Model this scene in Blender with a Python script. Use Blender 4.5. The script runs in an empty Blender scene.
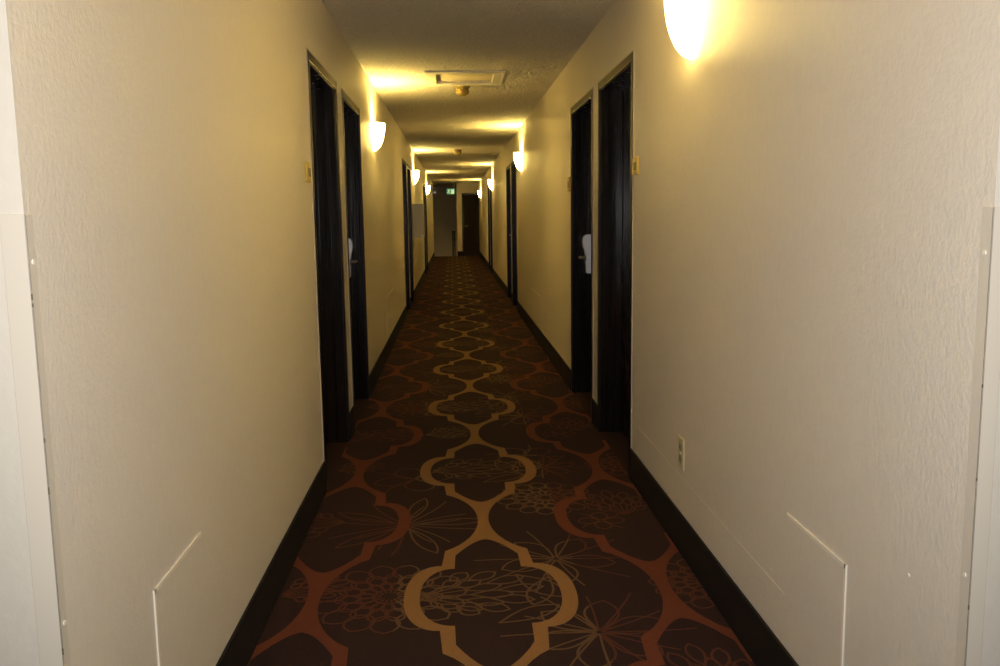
import bpy, bmesh, math, random
from mathutils import Vector, Matrix

random.seed(7)
SC = bpy.context.scene
COL = SC.collection
PI = math.pi

# ------------------------------------------------------------------ dimensions
XL, XR = -0.652, 0.873          # faces of the two corridor walls
H = 2.435                       # ceiling height
YC = 1.364                      # mouth of the corridor
YE = 29.2                       # end of the carpet
BB = 0.159                      # base height

# ------------------------------------------------------------------ camera
F_PX, YAW, PITCH, ROLL = 863.2, 0.0521, -0.135, -0.0139
CAM_H = 1.3258
cam_data = bpy.data.cameras.new('camera')
cam_data.sensor_width = 36.0
cam_data.lens = 36.0 * F_PX / 1000.0
cam_data.clip_start = 0.02
cam_data.clip_end = 100
cam = bpy.data.objects.new('camera', cam_data)
COL.objects.link(cam)
_f = Vector((math.sin(YAW) * math.cos(PITCH), math.cos(YAW) * math.cos(PITCH), math.sin(PITCH)))
_r = Vector((math.cos(YAW), -math.sin(YAW), 0))
_u = _r.cross(_f)
_c, _s = math.cos(ROLL), math.sin(ROLL)
R_, U_ = _r * _c + _u * _s, _u * _c - _r * _s
M = Matrix.Identity(4)
for i in range(3):
    M[i][0], M[i][1], M[i][2] = R_[i], U_[i], -_f[i]
M.translation = Vector((0, 0, CAM_H))
cam.matrix_world = M
SC.camera = cam

# ------------------------------------------------------------------ world, light, exposure
world = bpy.data.worlds.new('world')
SC.world = world
world.use_nodes = True
world.node_tree.nodes['Background'].inputs[0].default_value = (1.0, 0.9, 0.75, 1)
world.node_tree.nodes['Background'].inputs[1].default_value = 0.02
SC.view_settings.view_transform = 'Standard'
SC.view_settings.look = 'None'
SC.view_settings.exposure = 0.0
SC.view_settings.gamma = 1.0
SC.view_settings.use_curve_mapping = False

FLASH_W = 172.0
BULB_W = 82.0
BULB_COL = (1.0, 0.72, 0.175)
SHADE_EMIT = 16.0

# the photographer's flash: a small real lamp just above the lens
fl = bpy.data.lights.new('flash', 'SPOT')
fl.energy = FLASH_W
fl.color = (1.0, 0.965, 0.935)
fl.spot_size = math.radians(124)
fl.spot_blend = 0.95
fl.shadow_soft_size = 0.04
flo = bpy.data.objects.new('flash', fl)
COL.objects.link(flo)
FM = M.copy()
FM.translation = Vector((0, -0.02, CAM_H + 0.10))
flo.matrix_world = FM @ Matrix.Rotation(math.radians(9), 4, 'X')


# ------------------------------------------------------------------ materials
def lin(r, g, b):
    def c(v):
        v /= 255.0
        return v / 12.92 if v <= 0.04045 else ((v + 0.055) / 1.055) ** 2.4
    return (c(r), c(g), c(b), 1.0)


def base_mat(name, color, rough=0.6, metal=0.0, spec=0.5):
    m = bpy.data.materials.new(name)
    m.use_nodes = True
    b = m.node_tree.nodes['Principled BSDF']
    b.inputs['Base Color'].default_value = color
    b.inputs['Roughness'].default_value = rough
    b.inputs['Metallic'].default_value = metal
    b.inputs['Specular IOR Level'].default_value = spec
    return m, m.node_tree, b


def coords(nt, scale=(1, 1, 1)):
    tc = nt.nodes.new('ShaderNodeTexCoord')
    mp = nt.nodes.new('ShaderNodeMapping')
    mp.inputs['Scale'].default_value = scale
    nt.links.new(tc.outputs['Object'], mp.inputs['Vector'])
    return mp.outputs['Vector']


def noise(nt, vec, scale, detail=3, rough=0.55):
    n = nt.nodes.new('ShaderNodeTexNoise')
    n.inputs['Scale'].default_value = scale
    n.inputs['Detail'].default_value = detail
    n.inputs['Roughness'].default_value = rough
    nt.links.new(vec, n.inputs['Vector'])
    return n.outputs['Fac']


def bump(nt, b, height, strength, dist):
    n = nt.nodes.new('ShaderNodeBump')
    n.inputs['Strength'].default_value = strength
    n.inputs['Distance'].default_value = dist
    nt.links.new(height, n.inputs['Height'])
    nt.links.new(n.outputs['Normal'], b.inputs['Normal'])
    return n


def ramp_color(nt, b, fac, c0, c1, p0=0.3, p1=0.7, socket='Base Color'):
    r = nt.nodes.new('ShaderNodeValToRGB')
    r.color_ramp.elements[0].position = p0
    r.color_ramp.elements[0].color = c0
    r.color_ramp.elements[1].position = p1
    r.color_ramp.elements[1].color = c1
    nt.links.new(fac, r.inputs['Fac'])
    nt.links.new(r.outputs['Color'], b.inputs[socket])
    return r


def scaled(c, k):
    return (c[0] * k, c[1] * k, c[2] * k, 1)


def wall_mat(name, color, rough=0.45, bs=0.45):
    m, nt, b = base_mat(name, color, rough, spec=0.4)
    v = coords(nt, (1, 1, 0.8))
    n1 = noise(nt, v, 95, 3, 0.65)
    ramp_color(nt, b, noise(nt, coords(nt, (1, 1, .5)), 60, 4, .6), scaled(color, 0.97), scaled(color, 1.02))
    bump(nt, b, n1, bs, 0.004)
    return m


WALL_C = (0.68, 0.62, 0.525, 1)
M_wall = wall_mat('wall_vinyl', WALL_C)
M_panel = wall_mat('panel_paint', WALL_C)
M_guard = base_mat('guard_plastic', (0.60, 0.545, 0.45, 1), 0.4)[0]
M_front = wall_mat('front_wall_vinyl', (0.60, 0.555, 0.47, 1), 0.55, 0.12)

M_ceil, nt, b = base_mat('popcorn_ceiling', (0.72, 0.66, 0.56, 1), 0.85, spec=0.3)
v = coords(nt)
n1 = noise(nt, v, 34, 3, 0.65)
ramp_color(nt, b, noise(nt, v, 60, 4, .65), (0.68, 0.63, 0.55, 1), (0.86, 0.80, 0.71, 1))
bump(nt, b, n1, 1.0, 0.06)

M_base = base_mat('rubber_base', (0.011, 0.008, 0.007, 1), 0.75, spec=0.2)[0]


def wood_mat(name, c0, c1, rough, bs=0.4):
    m, nt, b = base_mat(name, c0, rough, spec=0.22)
    v = coords(nt, (1, 1, 0.03))
    n = noise(nt, v, 42, 4, 0.6)
    ramp_color(nt, b, n, c0, c1)
    n2 = noise(nt, coords(nt, (1, 1, 0.05)), 25, 3, .6)
    rr = nt.nodes.new('ShaderNodeMapRange')
    rr.inputs['To Min'].default_value = rough - 0.13
    rr.inputs['To Max'].default_value = rough + 0.15
    nt.links.new(n2, rr.inputs['Value'])
    nt.links.new(rr.outputs['Result'], b.inputs['Roughness'])
    bump(nt, b, n2, bs, 0.006)
    return m


M_door = wood_mat('espresso_door', (0.008, 0.005, 0.004, 1), (0.034, 0.019, 0.011, 1), 0.24)
M_frame = wood_mat('espresso_frame', (0.006, 0.004, 0.003, 1), (0.012, 0.008, 0.006, 1), 0.22, 0.3)
M_casing = base_mat('espresso_casing', (0.009, 0.006, 0.004, 1), 0.42, spec=0.2)[0]
M_enddoor = wood_mat('end_door_wood', (0.010, 0.007, 0.006, 1), (0.020, 0.013, 0.010, 1), 0.6, 0.2)
M_caulk = base_mat('caulk', (0.40, 0.34, 0.25, 1), 0.6)[0]
M_chip = base_mat('chipped_edge', (0.16, 0.13, 0.09, 1), 0.8)[0]
M_seam = base_mat('seam_paint', (0.78, 0.71, 0.59, 1), 0.5)[0]
M_silver = base_mat('brushed_silver', (0.72, 0.73, 0.78, 1), 0.42, 0.25)[0]
M_lever = base_mat('dull_lever', (0.30, 0.26, 0.20, 1), 0.38, 0.7)[0]
M_dark = base_mat('black_plastic', (0.01, 0.01, 0.01, 1), 0.4)[0]
M_brass = base_mat('brass', (0.50, 0.35, 0.07, 1), 0.35, 0.15)[0]
M_bronze = base_mat('sign_window', (0.06, 0.045, 0.02, 1), 0.4)[0]
M_ivory = base_mat('ivory_plastic', (0.58, 0.50, 0.28, 1), 0.4)[0]
M_ivory2 = base_mat('ivory_receptacle', (0.26, 0.24, 0.15, 1), 0.4)[0]
M_white = base_mat('white_paint', (0.70, 0.66, 0.57, 1), 0.5)[0]
M_hatch = base_mat('hatch_board', (0.62, 0.54, 0.38, 1), 0.7)[0]
M_det = base_mat('aged_plastic', (0.32, 0.225, 0.055, 1), 0.5)[0]
M_det2 = base_mat('aged_vent', (0.30, 0.21, 0.06, 1), 0.6)[0]
M_grey = base_mat('grey_metal', (0.50, 0.49, 0.48, 1), 0.5, 0.1)[0]
M_tag = base_mat('white_tag', (0.85, 0.85, 0.83, 1), 0.5)[0]
M_rail = base_mat('black_rail', (0.012, 0.010, 0.009, 1), 0.4)[0]
M_tread = base_mat('stair_carpet', (0.03, 0.016, 0.011, 1), 0.95)[0]
M_bulbglass = base_mat('bulb_glass', (0.9, 0.9, 0.85, 1), 0.3)[0]

# frosted glass shade, lit by the bulb inside it
M_shade = bpy.data.materials.new('frosted_shade')
M_shade.use_nodes = True
nt = M_shade.node_tree
nt.nodes.clear()
out = nt.nodes.new('ShaderNodeOutputMaterial')
tr = nt.nodes.new('ShaderNodeBsdfTranslucent')
tr.inputs['Color'].default_value = (0.75, 0.72, 0.60, 1)
di = nt.nodes.new('ShaderNodeBsdfDiffuse')
di.inputs['Color'].default_value = (0.85, 0.82, 0.75, 1)
mx = nt.nodes.new('ShaderNodeMixShader')
mx.inputs[0].default_value = 0.4
em = nt.nodes.new('ShaderNodeEmission')
em.inputs['Color'].default_value = (1.0, 0.75, 0.24, 1)
em.inputs['Strength'].default_value = SHADE_EMIT
ad = nt.nodes.new('ShaderNodeAddShader')
nt.links.new(tr.outputs[0], mx.inputs[1])
nt.links.new(di.outputs[0], mx.inputs[2])
nt.links.new(mx.outputs[0], ad.inputs[0])
nt.links.new(em.outputs[0], ad.inputs[1])
nt.links.new(ad.outputs[0], out.inputs['Surface'])


def emit_mat(name, color, strength):
    m, nt, b = base_mat(name, color, 0.5)
    b.inputs['Emission Color'].default_value = color
    b.inputs['Emission Strength'].default_value = strength
    return m


M_exit_green = emit_mat('exit_green', (0.10, 0.34, 0.14, 1), 0.55)
M_exit_white = emit_mat('exit_white', (0.62, 0.80, 0.50, 1), 0.75)
M_lens = emit_mat('lamp_lens', (0.9, 0.8, 0.62, 1), 0.25)


def carpet_mat(name, color, var=0.25):
    m, nt, b = base_mat(name, color, 0.95, spec=0.1)
    v = coords(nt, (1, 1, 1))
    n = noise(nt, v, 260, 2, 0.6)
    ramp_color(nt, b, n, scaled(color, 1 - var), scaled(color, 1 + var))
    bump(nt, b, n, 0.5, 0.004)
    return m


M_cp = carpet_mat('carpet_brown', (0.026, 0.0138, 0.0125, 1))
M_cgold = carpet_mat('carpet_gold', (0.215, 0.112, 0.042, 1), 0.12)
M_crust = carpet_mat('carpet_rust', (0.112, 0.032, 0.017, 1), 0.15)
M_tgold = carpet_mat('carpet_fine_gold', (0.100, 0.054, 0.026, 1), 0.2)
M_trust = carpet_mat('carpet_fine_rust', (0.076, 0.026, 0.016, 1), 0.2)


# ------------------------------------------------------------------ mesh helpers
class MB:
    def __init__(self):
        self.bm = bmesh.new()

    def quad(self, pts, mi=0):
        f = self.bm.faces.new([self.bm.verts.new(p) for p in pts])
        f.material_index = mi
        return f

    def box(self, x0, x1, y0, y1, z0, z1, bev=0.0, mi=0, seg=2):
        r = bmesh.ops.create_cube(self.bm, size=1.0)
        vs = r['verts']
        for v in vs:
            v.co = Vector(((x0 + x1) / 2 + v.co.x * (x1 - x0), (y0 + y1) / 2 + v.co.y * (y1 - y0),
                           (z0 + z1) / 2 + v.co.z * (z1 - z0)))
        fs = {f for v in vs for f in v.link_faces}
        for f in fs:
            f.material_index = mi
        if bev > 0:
            es = list({e for v in vs for e in v.link_edges})
            bmesh.ops.bevel(self.bm, geom=es, offset=bev, segments=seg, affect='EDGES', profile=0.5)
        return self

    def tube(self, p0, p1, r, n=12, r1=None):
        p0, p1 = Vector(p0), Vector(p1)
        d = p1 - p0
        q = d.to_track_quat('Z', 'Y').to_matrix().to_4x4()
        mat = Matrix.Translation((p0 + p1) / 2) @ q
        bmesh.ops.create_cone(self.bm, cap_ends=True, segments=n, radius1=r, radius2=r if r1 is None else r1,
                              depth=d.length, matrix=mat)
        return self

    def lathe(self, prof, n=24, center=(0, 0, 0), a0=0.0, a1=2 * PI, sx=1.0, sy=1.0):
        """prof: (radius, z); swept about z"""
        full = abs(a1 - a0 - 2 * PI) < 1e-6
        k = n if full else n + 1
        cx, cy, cz = center
        rings = []
        for r, z in prof:
            if r < 1e-6:
                rings.append([self.bm.verts.new((cx, cy, cz + z))])
            else:
                rings.append([self.bm.verts.new((cx + sx * r * math.cos(a0 + (a1 - a0) * i / n),
                                                 cy + sy * r * math.sin(a0 + (a1 - a0) * i / n), cz + z))
                              for i in range(k)])
        for A, B in zip(rings, rings[1:]):
            for i in range(n):
                j = (i + 1) % k
                if len(A) == 1 and len(B) == 1:
                    continue
                if len(A) == 1:
                    self.bm.faces.new((A[0], B[j], B[i]))
                elif len(B) == 1:
                    self.bm.faces.new((A[i], A[j], B[0]))
                else:
                    self.bm.faces.new((A[i], A[j], B[j], B[i]))
        return self

    def build(self, name, mats, parent=None, smooth=False, loc=(0, 0, 0), rotz=0.0):
        bmesh.ops.recalc_face_normals(self.bm, faces=self.bm.faces)
        me = bpy.data.meshes.new(name)
        self.bm.to_mesh(me)
        self.bm.free()
        for m in (mats if isinstance(mats, (list, tuple)) else [mats]):
            me.materials.append(m)
        if smooth:
            for p in me.polygons:
                p.use_smooth = True
        o = bpy.data.objects.new(name, me)
        COL.objects.link(o)
        o.location = loc
        o.rotation_euler = (0, 0, rotz)
        if parent is not None:
            o.parent = parent
        return o


def structure(o):
    o['kind'] = 'structure'
    return o


def tag(o, label, cat, group=None):
    o['label'] = label
    o['category'] = cat
    if group:
        o['group'] = group
    return o


def empty(name, loc, rotz=0.0):
    o = bpy.data.objects.new(name, None)
    o.empty_display_size = 0.1
    COL.objects.link(o)
    o.location = loc
    o.rotation_euler = (0, 0, rotz)
    return o


# ------------------------------------------------------------------ large structure
FW, FH = 1.0, 2.09              # outside size of a door frame
CAS = 0.045                     # casing width
DEP = 0.133                     # how far a door sits back in the wall
DL = [4.11, 5.34, 11.50, 12.72, 19.45, 20.66]
DR = [4.185, 5.385, 11.85, 13.07, 19.35, 20.56]
WT = 0.25


def corridor_wall(name, face, sgn, starts, y_end):
    """sgn +1: wall lies to +x of its face"""
    mb = MB()
    x0, x1 = (face, face + WT) if sgn > 0 else (face - WT, face)
    y = YC
    for s in starts:
        mb.box(x0, x1, y, s + 0.02, 0, H)
        mb.box(x0, x1, s + 0.02, s + FW - 0.02, FH - 0.02, H)
        y = s + FW - 0.02
    mb.box(x0, x1, y, y_end, 0, H)
    bmesh.ops.remove_doubles(mb.bm, verts=mb.bm.verts, dist=1e-5)
    return mb


def bumps(mb, face, sgn, spots):
    for y, z, r in spots:
        rr = bmesh.ops.create_icosphere(mb.bm, subdivisions=2, radius=r)
        for v in rr['verts']:
            v.co = Vector((face + v.co.x * 0.45, y + v.co.y, z + v.co.z))


STAIR_END = 33.0
mb = corridor_wall('wall_left', XL, -1, DL, YE)
bumps(mb, XL, -1, [(2.02, 0.44, .005), (1.92, 0.40, .004), (2.5, .62, .003), (2.05, .36, .003)])
structure(mb.build('wall_left', M_wall))
mb = corridor_wall('wall_right', XR, 1, DR, YE)
bumps(mb, XR, 1, [(2.02, 0.45, .006), (2.13, .36, .004), (2.27, .33, .005), (2.0, .26, .005), (1.97, .24, .004),
                  (1.93, .24, .006), (1.9, .22, .004), (1.56, .62, .005), (2.5, .36, .003)])
# ridge left by an earlier, taller base
mb.box(XR - 0.0008, XR + 0.01, YC + 0.05, DR[0] - 0.06, 0.296, 0.303)
structure(mb.build('wall_right', M_wall))

structure(MB().box(-2.2, XL - WT, YC, YC + 0.15, 0, H).box(XL - WT, XL, YC - 0.0005, YC, 0, H)
          .build('wall_front_left', M_front))
structure(MB().box(XR + WT, 2.4, YC, YC + 0.15, 0, H).box(XR, XR + WT, YC - 0.0005, YC, 0, H)
          .build('wall_front_right', M_front))
hx0, hx1, hy0, hy1 = -.198, .430, 6.85, 7.55
ox0, ox1, oy0, oy1 = hx0 + .085, hx1 - .085, hy0 + .10, hy1 - .10     # opening of the hatch
structure(MB().box(-2.2, 2.4, -1.2, oy0, H, H + 0.12).box(-2.2, 2.4, oy1, STAIR_END + 0.15, H, H + 0.12)
          .box(-2.2, ox0, oy0, oy1, H, H + .12).box(ox1, 2.4, oy0, oy1, H, H + .12).build('ceiling', M_ceil))

# end of the corridor: wall with the dark door on the right, stairwell on the left
XP = 0.13
DX0, DX1 = 0.30, 0.873
structure(MB().box(XP, DX0 + .02, YE, YE + 0.15, 0, H).box(DX0 + .02, XR, YE, YE + .15, FH - .02, H)
          .box(XP, XP + .12, YE + .15, STAIR_END, -2.2, H)
          .box(XR, XR + WT, YE, YE + .15, 0, H)
          .build('wall_end', M_wall))
structure(MB().box(-1.75, XP + .12, STAIR_END, STAIR_END + .15, -2.2, H).build('wall_stair_back', M_wall))
structure(MB().box(-1.75, -1.6, YE, STAIR_END, -2.2, H).box(-1.6, XL - WT, YE - .15, YE, -2.2, H).build('wall_stair_left', M_wall))
mb = MB()
for k in range(11):
    mb.box(-1.6, XP, YE + 0.27 * k, YE + 0.27 * (k + 1) + .02, -2.2, -0.18 * (k + 1), 0)
structure(mb.build('floor_stairs', M_tread))


def base_run(name, face, sgn, spans):
    mb = MB()
    for a, b_ in spans:
        x0, x1 = (face - .010, face) if sgn > 0 else (face, face + .010)
        mb.box(x0, x1, a, b_, 0, BB, 0.003)
    return structure(mb.build(name, M_base))


def spans(starts, y0, y1):
    r, y = [], y0
    for s in starts:
        r.append((y, s - .001))
        y = s + FW + .001
    r.append((y, y1))
    return r


base_run('baseboard_left', XL, -1, spans(DL, YC, YE))
base_run('baseboard_right', XR, 1, spans(DR, YC, YE - .012))
structure(MB().box(XP, DX0 - .001, YE - .010, YE, 0, BB, .003).build('baseboard_end', M_base))
structure(MB().box(-2.2, XL, YC - .011, YC - .001, 0, BB, .003).build('baseboard_front_left', M_base))
structure(MB().box(XR, 2.4, YC - .011, YC - .001, 0, BB, .003).build('baseboard_front_right', M_base))

# ------------------------------------------------------------------ carpet
CX, MY, PER, COLS = 0.105, 2.90, 1.517, 0.622
carp = MB()


def clip_poly(pts, x0, x1):
    for lim, s in ((x0, 1), (x1, -1)):
        outp = []
        for i, p in enumerate(pts):
            q = pts[(i + 1) % len(pts)]
            a, b_ = s * (p[0] - lim), s * (q[0] - lim)
            if a >= 0:
                outp.append(p)
            if (a > 0 > b_) or (a < 0 < b_):
                t = a / (a - b_)
                outp.append((lim, p[1] + t * (q[1] - p[1])))
        pts = outp
        if len(pts) < 3:
            return []
    return pts


def patch(pts, z, mi):
    pts = clip_poly(pts, XL + .0, XR - .0)
    if len(pts) < 3:
        return
    if max(p[1] for p in pts) > YE or min(p[1] for p in pts) < 0.3:
        return
    ar = sum(p[0] * q[1] - q[0] * p[1] for p, q in zip(pts, pts[1:] + pts[:1]))
    if abs(ar) < 1e-8:
        return
    if ar < 0:
        pts = pts[::-1]
    try:
        carp.quad([(p[0], p[1], z) for p in pts], mi)
    except ValueError:
        pass


# half of one branch of the ogee: waist (v = 0) to widest point (v = PER/2): outer and inner edges (dx, v)
def ogee_edges():
    o, n = [], []
    for i in range(9):                       # concave arc leaving the waist
        t = i / 8
        a = t * 1.12
        o.append((0.023 + 0.250 * (1 - math.cos(a)) / 1.0, 0.372 * math.sin(a) / math.sin(1.12) * 0.94))
    k = 0.164 / o[-1][0]
    o = [(0.023 + (p[0] - 0.023) * (0.141 / (o[-1][0] - 0.023)), p[1]) for p in o]
    for i in range(9):
        t = i / 8
        # inner edge starts at the V where the branches part
        n.append((0.123 * t ** 0.85, 0.235 + 0.165 * t ** 1.35))
    o += [(0.164, 0.350), (0.175, 0.497)]
    n += [(0.1235, 0.400), (0.126, 0.528)]
    hy = PER / 2
    for i in range(1, 13):
        a = i / 12 * PI / 2
        o.append((0.175 + 0.130 * math.sin(a) ** 0.9, 0.497 + (hy - 0.497) * (1 - math.cos(a) ** 0.9)))
        n.append((0.126 + 0.124 * math.sin(a) ** 0.9, 0.528 + (hy - 0.528) * (1 - math.cos(a) ** 0.9)))
    return o, n


OE, NE = ogee_edges()


def ogee_column(cx, waist0, mi, z):
    kmin = int(math.floor((0 - waist0) / PER)) - 1
    kmax = int((YE - waist0) / PER) + 1
    for k in range(kmin, kmax + 1):
        w = waist0 + k * PER
        for sx in (-1, 1):
            for sv in (-1, 1):
                # the solid stem between waist and V
                for i in range(len(OE) - 1):
                    a, b_ = OE[i], OE[i + 1]
                    c, d = NE[i], NE[i + 1]
                    patch([(cx + sx * a[0], w + sv * a[1]), (cx + sx * b_[0], w + sv * b_[1]),
                           (cx + sx * d[0], w + sv * d[1]), (cx + sx * c[0], w + sv * c[1])], z, mi)
                patch([(cx, w), (cx + sx * OE[0][0], w), (cx + sx * NE[0][0], w + sv * NE[0][1])], z, mi)


def zone(x):
    d = min(abs(x - CX - j * COLS) for j in (0,))
    return 3 if d < 0.335 else 4


ZI = [0]


def line(pts, w=0.0085):
    """a ribbon of small quads; colour follows the woven stripe it lies in"""
    n = len(pts)
    ZI[0] = (ZI[0] + 1) % 97
    zz = 0.0003 + 7e-6 * ZI[0]
    for i in range(n - 1):
        (x0, y0), (x1, y1) = pts[i], pts[i + 1]
        L = math.hypot(x1 - x0, y1 - y0)
        if L < 1e-5:
            continue
        nx, ny = -(y1 - y0) / L * w / 2, (x1 - x0) / L * w / 2
        ex, ey = (x1 - x0) / L * w * .3, (y1 - y0) / L * w * .3
        patch([(x0 + nx - ex, y0 + ny - ey), (x1 + nx + ex, y1 + ny + ey),
               (x1 - nx + ex, y1 - ny + ey), (x0 - nx - ex, y0 - ny - ey)], zz + 3e-6 * (i % 2),
              zone((x0 + x1) / 2))


def petal(cx, cy, a, r0, r1, hw, n=8, pointed=True):
    L, R = [], []
    for i in range(n + 1):
        t = i / n
        r = r0 + (r1 - r0) * t
        h = hw * math.sin(PI * t ** (1.25 if pointed else 1.0)) ** (0.8 if pointed else 0.55)
        L.append((cx + r * math.cos(a) - h * math.sin(a), cy + r * math.sin(a) + h * math.cos(a)))
        R.append((cx + r * math.cos(a) + h * math.sin(a), cy + r * math.sin(a) - h * math.cos(a)))
    line(L)
    line(R)


def ray(cx, cy, a, r0, r1, bend=0.0, w=0.0075, n=5):
    pts = []
    for i in range(n + 1):
        t = i / n
        aa = a + bend * t * t
        r = r0 + (r1 - r0) * t
        pts.append((cx + r * math.cos(aa), cy + r * math.sin(aa)))
    line(pts, w)


def mum(cx, cy, s=1.0, rot=0.0, n=15):
    """chrysanthemum: rings of scale-like petals around a rayed heart"""
    for q, (r0, r1) in enumerate(((.055, .125), (.095, .195), (.150, .275))):
        off = rot + (PI / n if q == 1 else 0)
        for i in range(n):
            petal(cx, cy, off + 2 * PI * i / n, r0 * s, r1 * s, PI / n * (r0 * .35 + r1 * .65) * s, 8, False)
    for i in range(n):
        ray(cx, cy, rot + 2 * PI * (i + .5) / n, .03 * s, .09 * s)


def daisy(cx, cy, s=1.0, rot=0.0, n=6, rays=12):
    for i in range(n):
        petal(cx, cy, rot + 2 * PI * i / n, .012, .22 * s, .055 * s, 9)
    for i in range(rays):
        ray(cx, cy, rot + .18 + 2 * PI * i / rays, .02, (.30 if i % 2 else .25) * s, .05)


def loops(cx, cy, s=1.0, rot=0.0):
    for i in range(4):
        petal(cx, cy, rot + PI / 2 * i, .01, .17 * s, .06 * s, 10, False)
    for i in range(4):
        ray(cx, cy, rot + .5 + PI / 2 * i, .02, .2 * s, .2)


def plume(cx, cy, a, s=1.0):
    """a fan of overlapping pointed leaves"""
    for k, da in enumerate((-.75, -.5, -.25, 0, .25, .5, .75)):
        aa = a + da
        top = (.44, .40, .33, .25)[abs(k - 3)] * s
        ray(cx, cy, aa, .01, top * .42, 0, .007)
        petal(cx, cy, aa, top * .40, top * .74, .030 * s, 7)
        petal(cx, cy, aa + .11, top * .62, top, .032 * s, 7)


def lens(cx, cy, a, L, hw):
    petal(cx, cy, a, 0, L, hw, 10)


def burst(cx, cy, s=1.0, rot=0.0, n=15):
    for i in range(n):
        a = rot + 2 * PI * i / n
        ray(cx, cy, a, .03, (.24 + .10 * (i % 3) / 2) * s, .10 * (-1) ** i)
        if i % 3 == 0:
            petal(cx, cy, a, .05, .36 * s, .035 * s, 8)


ogee_column(CX, MY + PER / 2, 1, 0.0012)
ogee_column(CX - COLS, MY, 2, 0.0010)
ogee_column(CX + COLS + .001, MY, 2, 0.0010)
for k in range(-2, 18):
    y = MY + k * PER
    alt = k % 2
    plume(CX - .245, y, .0, 1.0)
    lens(CX + .10, y + .16, -.9 - .3 * alt, .26, .05)
    lens(CX + .22, y + .13, -1.9 + .4 * alt, .24, .045)
    lens(CX + .02, y - .22, .5, .24, .04)
    if not alt:
        mum(CX - .355, y + .01, 1.0, .1)
        daisy(.44, y - .31, 1.05, .3)
        daisy(.372, y + .295, 1.05, 1.0, 5, 10)
        mum(.41, y + 1.03, .85, 0)
        loops(-.225, y + 1.38, 1.2, .3)
        burst(-.235, y + .72, 1.0, .1)
    else:
        loops(.372, y + .25, 1.1, .7)
        plume(-.20, y + .76, 2.9, .9)
        plume(-.20, y + .76, .2, .8)
        daisy(.45, y + .02, .8, .2)
    plume(.74, y + .76, PI * .5, .8)
    plume(-.64, y + .05, PI * .1, .6)
    mum(.90, y + .03, .8, .1)
    plume(-.50, y + .78, PI, .9)
    loops(.62, y + .70, .6, 0)

carp.quad([(XL - WT, -1.2, 0), (XR + WT, -1.2, 0), (XR + WT, YE, 0), (XL - WT, YE, 0)], 0)
carp.quad([(-2.2, -1.2, 0), (XL - WT, -1.2, 0), (XL - WT, YC, 0), (-2.2, YC, 0)], 0)
carp.quad([(XR + WT, -1.2, 0), (2.4, -1.2, 0), (2.4, YC, 0), (XR + WT, YC, 0)], 0)
carp.box(XL - WT, XR + WT, -1.2, YE, -0.12, -0.004)
structure(carp.build('floor', [M_cp, M_cgold, M_crust, M_tgold, M_trust]))


# ------------------------------------------------------------------ doors
DN = [0]


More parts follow.
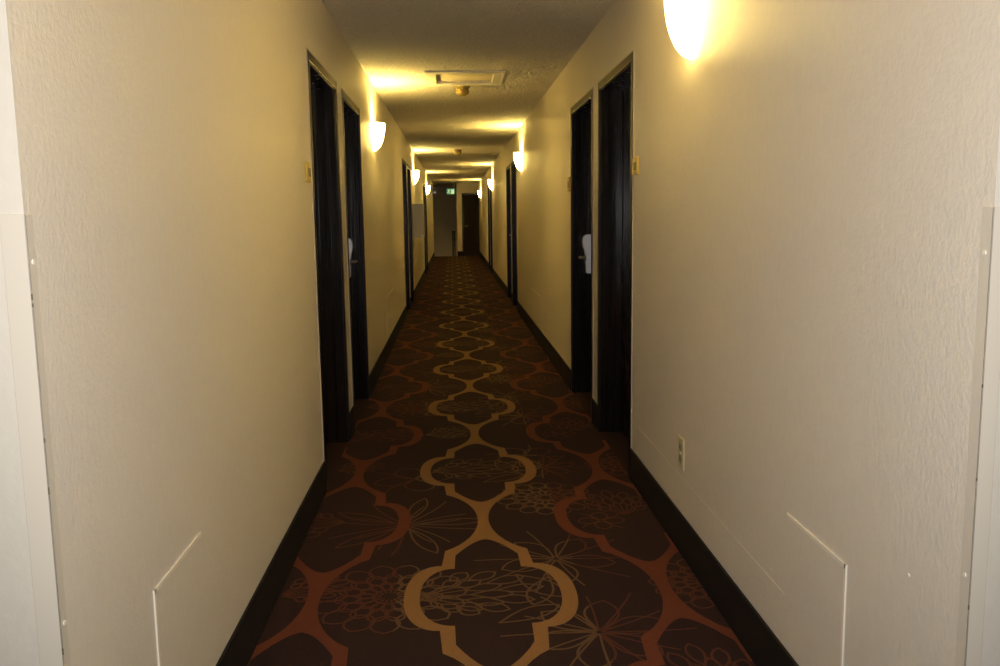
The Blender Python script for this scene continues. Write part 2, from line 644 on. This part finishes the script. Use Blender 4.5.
def make_door(y0, side, lock=None):
    """side +1 = right wall. Built with +x toward the corridor, then placed."""
    DN[0] += 1
    face = XR if side > 0 else XL
    s = -1 if side > 0 else 1        # direction from the wall face into the corridor

    def bx(mb, d0, d1, ya, yb, z0, z1, bev=0.0, mi=0):
        a, b_ = face + s * d0, face + s * d1
        mb.box(min(a, b_), max(a, b_), y0 + ya, y0 + yb, z0, z1, bev, mi)

    mb = MB()
    bx(mb, -DEP - .044, -DEP, .049, FW - .049, 0.008, FH - .049, .002)
    door = structure(mb.build('door_%d' % DN[0], M_door))
    mb = MB()
    # casing on the corridor side, jambs and stop
    bx(mb, -.02, .007, 0, CAS, 0, FH, .004, 1)
    bx(mb, -.02, .007, FW - CAS, FW, 0, FH, .004, 1)
    bx(mb, -.02, .0065, CAS - .004, FW - CAS + .004, FH - CAS, FH, .004, 1)
    bx(mb, -DEP - .06, -.004, .022, .048, 0, FH - .022, .002)
    bx(mb, -DEP - .06, -.004, FW - .048, FW - .022, 0, FH - .022, .002)
    bx(mb, -DEP - .06, -.004, .046, FW - .046, FH - .048, FH - .022, .002)
    bx(mb, -DEP + .001, -DEP + .016, .046, .060, 0, FH - .046, .002)
    bx(mb, -DEP + .001, -DEP + .016, FW - .060, FW - .046, 0, FH - .046, .002)
    bx(mb, -DEP + .001, -DEP + .016, .058, FW - .058, FH - .060, FH - .046, .002)
    fr = mb.build('door_frame', [M_frame, M_casing], door)
    mb = MB()
    bx(mb, -.002, .005, -.006, .002, 0, FH + .006)
    bx(mb, -.002, .005, FW - .002, FW + .006, 0, FH + .006)
    bx(mb, -.002, .005, 0, FW, FH - .002, FH + .006)
    ck = mb.build('caulk_line', M_caulk, fr)
    ck['label'] = 'pale caulk line'
    if lock:
        ya = FW - .120 if lock == 'far' else .120
        # profile in (d, z): thick reader housing on top, thin plate below
        prof = [(0, 0.902), (.044, 0.902), (.045, 1.042), (.050, 1.067), (.062, 1.087), (.068, 1.117),
                (.066, 1.152), (.057, 1.174), (.040, 1.182), (0, 1.182)]
        mb = MB()
        for hw, k in ((.034, 1.0),):
            A = [mb.bm.verts.new((face + s * (-DEP + d), y0 + ya - hw, z)) for d, z in prof]
            B = [mb.bm.verts.new((face + s * (-DEP + d), y0 + ya + hw, z)) for d, z in prof]
            mb.bm.faces.new(A)
            mb.bm.faces.new(B[::-1])
            for i in range(len(prof)):
                j = (i + 1) % len(prof)
                mb.bm.faces.new((A[i], B[i], B[j], A[j]))
        bmesh.ops.bevel(mb.bm, geom=list(mb.bm.edges), offset=.003, segments=2, affect='EDGES')
        lk = mb.build('key_card_lock', M_silver, door)
        lk['label'] = 'silver key card lock'
        mb = MB()
        p = face + s * (-DEP + .03)
        q = face + s * (-DEP + .092)
        mb.tube((p, y0 + ya, 1.014), (q, y0 + ya, 1.017), .0105, 14)
        mb.tube((q, y0 + ya + .004, 1.017), (q - s * .004, y0 + ya - .125, 1.017), .0095, 14, .008)
        mb.build('lever_handle', M_lever, lk, True)
        mb = MB()
        mb.tube((face + s * (-DEP + .04), y0 + ya, 1.014), (face + s * (-DEP + .047), y0 + ya, 1.014), .024, 20)
        mb.build('rosette', M_dark, lk)
    return door


for i, y in enumerate(DL):
    make_door(y, -1, 'far' if i % 2 else None)
for i, y in enumerate(DR):
    make_door(y, 1, 'far' if i % 2 else None)

# the door at the end of the corridor
DN[0] += 1
mb = MB().box(DX0 + .045, DX1, YE + .05, YE + .09, .008, FH - .06, .002)
ed = structure(mb.build('door_%d' % DN[0], M_enddoor))
MB().box(DX0, DX0 + .05, YE - .012, YE + .1, 0, FH, .003).box(DX0 + .046, DX1 - .001, YE - .012, YE + .1, FH - .05, FH, .003) \
    .build('door_frame', M_frame, ed)
kn = MB().tube((DX0 + .11, YE + .05, 1.0), (DX0 + .11, YE - .01, 1.0), .012, 12)
kn.tube((DX0 + .11, YE - .005, 1.0), (DX0 + .21, YE - .005, 1.0), .009, 12)
kn.build('door_handle', M_lever, ed, True)


# ------------------------------------------------------------------ wall sconces
SC_TOP, SC_H, SC_P, SC_W = 2.10, 0.225, 0.102, 0.112


def make_sconce():
    root = empty('wall_sconce', (0, 0, 0))
    mb = MB()
    prof_o = [(math.sin(t * PI / 2), -SC_H * math.cos(t * PI / 2)) for t in [i / 14 for i in range(15)]]
    k = .955
    prof_i = [(k * math.sin(t * PI / 2), -(SC_H - .008) * math.cos(t * PI / 2)) for t in [i / 14 for i in range(14, -1, -1)]]
    mb.lathe(prof_o + prof_i, 28, (0, 0, 0), -PI / 2, PI / 2, SC_P, SC_W)
    bmesh.ops.remove_doubles(mb.bm, verts=mb.bm.verts, dist=1e-5)
    mb.build('glass_shade', M_shade, root, True)
    MB().box(0, .008, -.055, .055, -.14, -.035, .003).build('back_plate', M_white, root)
    hb = MB().tube((.006, 0, -.105), (.045, 0, -.105), .012, 12).tube((.045, 0, -.115), (.045, 0, -.085), .016, 14)
    hb.build('lamp_holder', M_white, root)
    L = bpy.data.lights.new('bulb_light', 'POINT')
    L.energy = BULB_W
    L.color = BULB_COL
    L.shadow_soft_size = .028
    lo = bpy.data.objects.new('bulb_light', L)
    COL.objects.link(lo)
    lo.location = (.046, 0, -.034)
    lo.parent = root
    return root


def copy_tree(o, parent=None):
    c = o.copy()
    COL.objects.link(c)
    c.parent = parent
    for ch in [x for x in bpy.data.objects if x.parent == o]:
        copy_tree(ch, c)
    return c


SPOTS = [
    (1, 3.17, 'lit sconce at the top of the right wall, largest and nearest of all sconces'),
    (-1, 7.40, 'lit sconce just past the second door on the left wall, nearest of the left-hand sconces'),
    (1, 10.95, 'lit half-bowl sconce on the right wall just before its second pair of doors'),
    (-1, 14.85, 'lit half-bowl sconce on the left wall directly above the grey wall cabinet'),
    (1, 18.95, 'lit half-bowl sconce on the right wall just before its third pair of doors'),
    (-1, 22.0, 'small lit half-bowl sconce on the left wall, farthest of the left-hand sconces'),
    (1, 26.9, 'small lit half-bowl sconce on the right wall beside the dark end door'),
]
proto = make_sconce()
for i, (sd, y, lab) in enumerate(SPOTS):
    o = proto if i == 0 else copy_tree(proto)
    o.location = (XR if sd > 0 else XL, y, SC_TOP)
    o.rotation_euler = (0, 0, PI if sd > 0 else 0)
    tag(o, lab, 'wall lamp', 'half-bowl sconces along the corridor')


# ------------------------------------------------------------------ ceiling things
def make_detector():
    root = empty('smoke_detector', (0, 0, 0))
    MB().lathe([(0, 0), (.066, 0), (.066, -.018), (.060, -.026), (.0, -.026)], 32).build('base_ring', M_det, root, True)
    MB().lathe([(0, -.024), (.053, -.024), (.053, -.042), (.050, -.046), (0, -.046)], 32).build('vent_collar', M_det2, root, True)
    MB().lathe([(0, -.044), (.057, -.044), (.058, -.058), (.050, -.074), (.030, -.086), (0, -.089)], 32) \
        .build('sensor_dome', M_det, root, True)
    return root


d0 = make_detector()
d0.location = (.103, 7.60, H)
tag(d0, 'yellowed round smoke detector on the ceiling close behind the framed hatch', 'smoke detector', 'ceiling smoke detectors')
d1 = copy_tree(d0)
d1.location = (.109, 14.76, H)
d1['label'] = 'yellowed round smoke detector farther down the ceiling, with no hatch beside it'

hat = empty('ceiling_hatch', ((hx0 + hx1) / 2, (hy0 + hy1) / 2, H))
cx_, cy_ = (hx0 + hx1) / 2, (hy0 + hy1) / 2
ax, ay = (hx1 - hx0) / 2, (hy1 - hy0) / 2
bx_, by_ = (ox1 - ox0) / 2, (oy1 - oy0) / 2
mb = MB()
mb.box(-ax, -bx_ + .002, -ay, ay, -.013, 0, .003).box(bx_ - .002, ax, -ay, ay, -.013, 0, .003)
mb.box(-bx_, bx_, -ay, -by_ + .002, -.013, 0, .003).box(-bx_, bx_, by_ - .002, ay, -.013, 0, .003)
mb.build('hatch_frame', M_white, hat)
MB().box(-bx_ - .01, bx_ + .01, -by_ - .01, by_ + .01, .014, .026).build('hatch_panel', M_hatch, hat)
tag(hat, 'framed rectangular access hatch set in the textured ceiling', 'ceiling hatch')


# ------------------------------------------------------------------ wall things
def room_sign(side, y0, y1, z0, z1, label):
    face = XR if side > 0 else XL
    s = -1 if side > 0 else 1
    yc, zc = (y0 + y1) / 2, (z0 + z1) / 2
    root = empty('room_sign', (face, yc, zc))
    hw, hh = (y1 - y0) / 2, (z1 - z0) / 2

    def bx(d0, d1, a, b_, c, d, bev):
        m = MB()
        m.box(min(s * d0, s * d1), max(s * d0, s * d1), a, b_, c, d, bev)
        return m
    bx(0, .012, -hw, hw, -hh, hh, .004).build('sign_plate', M_brass, root)
    bx(.011, .0135, -hw * .55, hw * .55, -hh * .45, hh * .40, .001).build('sign_window', M_bronze, root)
    return tag(root, label, 'sign', 'brass room signs')


room_sign(-1, 3.93, 4.04, 1.487, 1.577, 'small brass room sign on the left wall beside the nearest door')
room_sign(1, 4.05, 4.16, 1.508, 1.592, 'small brass room sign on the right wall beside the nearest door')
room_sign(1, 6.43, 6.53, 1.495, 1.605, 'small pale brass room sign past the second door on the right, seen edge-on')

# duplex outlet
ot = empty('wall_outlet', (XR, 3.23, .400))
MB().box(-.0065, 0, -.038, .038, -.062, .062, .003).build('cover_plate', M_ivory, ot)
for dz in (-.024, .024):
    m = MB()
    m.box(-.009, -.005, -.017, .017, dz - .015, dz + .015, .0025)
    rc = m.build('receptacle', M_ivory2, ot)
    MB().box(-.0095, -.0085, -.009, -.006, dz - .006, dz + .007).box(-.0095, -.0085, .006, .009, dz - .006, dz + .007) \
        .build('slots', M_dark, rc)
MB().tube((-.006, 0, 0), (-.0085, 0, 0), .004, 12).build('screw', M_silver, ot)
tag(ot, 'ivory duplex power outlet low on the right wall before the nearest door', 'outlet')


def access_panel(side, y0, y1, ztop, label, bright, near_first=True):
    face = XR if side > 0 else XL
    s = -1 if side > 0 else 1
    yc = (y0 + y1) / 2
    root = empty('access_panel', (face, yc, BB))
    hw, hh = (y1 - y0) / 2, ztop - BB

    def bx(m, d0, d1, a, b_, c, d):
        m.box(min(s * d0, s * d1), max(s * d0, s * d1), a, b_, c, d, .0008)
        return m
    bx(MB(), 0, .003, -hw, hw, .002, hh).build('panel_board', M_panel, root)
    m = MB()
    bx(m, 0, .0042, -hw - .004, hw, hh - .004, hh + .006)
    bx(m, 0, .0042, -hw - .006, -hw + .004, .002, hh + .006)
    sm = m.build('sealant_bead', M_seam if bright else M_panel, root)
    if bright:
        sm['label'] = 'pale sealant bead'
    return tag(root, label, 'access panel', 'flush access panels low on the walls')


access_panel(1, 1.822, 2.166, .527, 'flush access panel with pale sealed edge, low on the right wall, nearest the camera', True)
access_panel(-1, 1.782, 2.120, .543, 'flush access panel with pale sealed edge, low on the left wall, nearest the camera', True)
access_panel(1, 8.75, 9.75, .50, 'faint flush access panel low on the right wall between two pairs of doors', False)
access_panel(-1, 8.25, 9.25, .57, 'faint flush access panel low on the left wall between two pairs of doors', False)


def corner_guard(side, ztop, wf, wc, chips, screws, label):
    face = XR if side > 0 else XL
    s = -1 if side > 0 else 1
    m = MB()
    a = face + s * .0025
    b_ = face - s * wf
    m.box(min(a, b_), max(a, b_), YC - .0035, YC - .0006, .162, ztop, .001)
    c = face + s * .0001
    m.box(min(a, c), max(a, c), YC - .0035, YC + wc, .162, ztop, .001)
    for z, h in chips:                       # chips knocked out of the edge
        m.box(a - .0009, a + .0009, YC - .0041, YC - .0022, z - h * .6, z + h * .6, 0, 1)
    o = m.build('corner_guard', [M_guard, M_chip])
    for z in screws:
        c0 = (face + s * .002, YC + wc * .5, z)
        MB().tube(c0, (c0[0] + s * .0022, c0[1], c0[2]), .0042, 12).build('screw_head', M_seam, o)
    return tag(o, label, 'corner guard', 'corner guards at the mouth of the corridor')


corner_guard(-1, 1.338, .036, .020, [(1.212, .008), (1.199, .005), (.985, .006), (.903, .010), (.632, .009)], [1.265, .675], 'cream corner guard with chipped edge on the left corner of the corridor mouth')
corner_guard(1, 1.329, .026, .026, [(1.035, .005), (.875, .004), (.648, .006)], [1.255, .70], 'cream plastic corner guard on the right corner of the corridor mouth')

# grey cabinet on the left wall
cab = empty('wall_cabinet', (XL, 14.10, .985))
MB().box(0, .175, 0, .36, 0, .55, .004).build('cabinet_body', M_grey, cab)
MB().box(.175, .181, .012, .348, .012, .538, .002).build('cabinet_door', M_grey, cab)
tg = MB().box(.135, .172, -.004, .0, .012, .055, .001).build('tag', M_tag, cab)
tg['label'] = 'small white tag'
tag(cab, 'grey metal cabinet projecting from the left wall below a sconce', 'wall cabinet')

# ------------------------------------------------------------------ the end: stair rail, exit sign, lamp fitting
rl = empty('stair_rail', (-.01, YE - .02, 0))
MB().box(-.035, .02, -.025, .025, 0, .80, .004).build('newel_post', M_rail, rl)
MB().box(-.045, .075, -.03, .05, .80, .845, .006).build('rail_cap', M_rail, rl)
m = MB()
m.tube((.045, .03, .815), (.06, 1.4, -.13), .022, 12)
m.build('handrail', M_rail, rl, True)
MB().tube((.0, 0, .56), (.115, .03, .55), .010, 10).build('wall_bracket', M_rail, rl)
tag(rl, 'black stair newel post and handrail at the end of the carpet', 'stair rail')

ex = empty('exit_sign', (-.055, YE - .25, H))
MB().box(-.135, .135, -.02, .02, -.385, -.20, .006).build('sign_box', M_exit_green, ex)
pw = MB().box(.01, .105, -.0225, -.0195, -.365, -.225, .001)
pw.build('doorway_symbol', M_exit_white, ex)
m = MB()
m.tube((-.055, -.0235, -.235), (-.055, -.0195, -.235), .014, 14)
for p, q, r in (((-.06, -.022, -.252), (-.075, -.022, -.305), .010), ((-.075, -.022, -.305), (-.045, -.022, -.335), .008),
                ((-.045, -.022, -.335), (-.055, -.022, -.37), .007), ((-.075, -.022, -.305), (-.105, -.022, -.335), .008),
                ((-.105, -.022, -.335), (-.125, -.022, -.33), .007), ((-.062, -.022, -.258), (-.03, -.022, -.285), .006),
                ((-.062, -.022, -.258), (-.095, -.022, -.265), .006)):
    m.tube(p, q, r, 8)
fig = m.build('running_figure', M_exit_white, ex)
fig.scale = (1, 1, 1)
MB().tube((.09, 0, -.205), (.09, 0, 0), .012, 10).tube((.09, 0, -.006), (.09, 0, 0), .05, 16).build('ceiling_stem', M_white, ex)
tag(ex, 'small green lit exit sign hanging from the ceiling before the end wall', 'exit sign')

el = empty('emergency_light', (-.71, STAIR_END, 2.20))
MB().box(-.09, .09, -.06, 0, -.05, .04, .006).build('lamp_housing', M_white, el)
for dx in (-.05, .05):
    MB().lathe([(0, 0), (.036, 0), (.042, -.04), (.03, -.055), (0, -.058)], 18, (dx, -.07, .055)).build('lamp_head', M_lens, el, True)
tag(el, 'small pale twin-head emergency light high on the far stairwell wall', 'emergency light')

# lamp of the lower landing, shining up the stairwell
ll = bpy.data.lights.new('landing_lamp', 'POINT')
ll.energy = 2.2
ll.color = (1.0, .72, .30)
ll.shadow_soft_size = .08
lo = bpy.data.objects.new('landing_lamp', ll)
COL.objects.link(lo)
lo.location = (-1.1, 32.3, -.5)
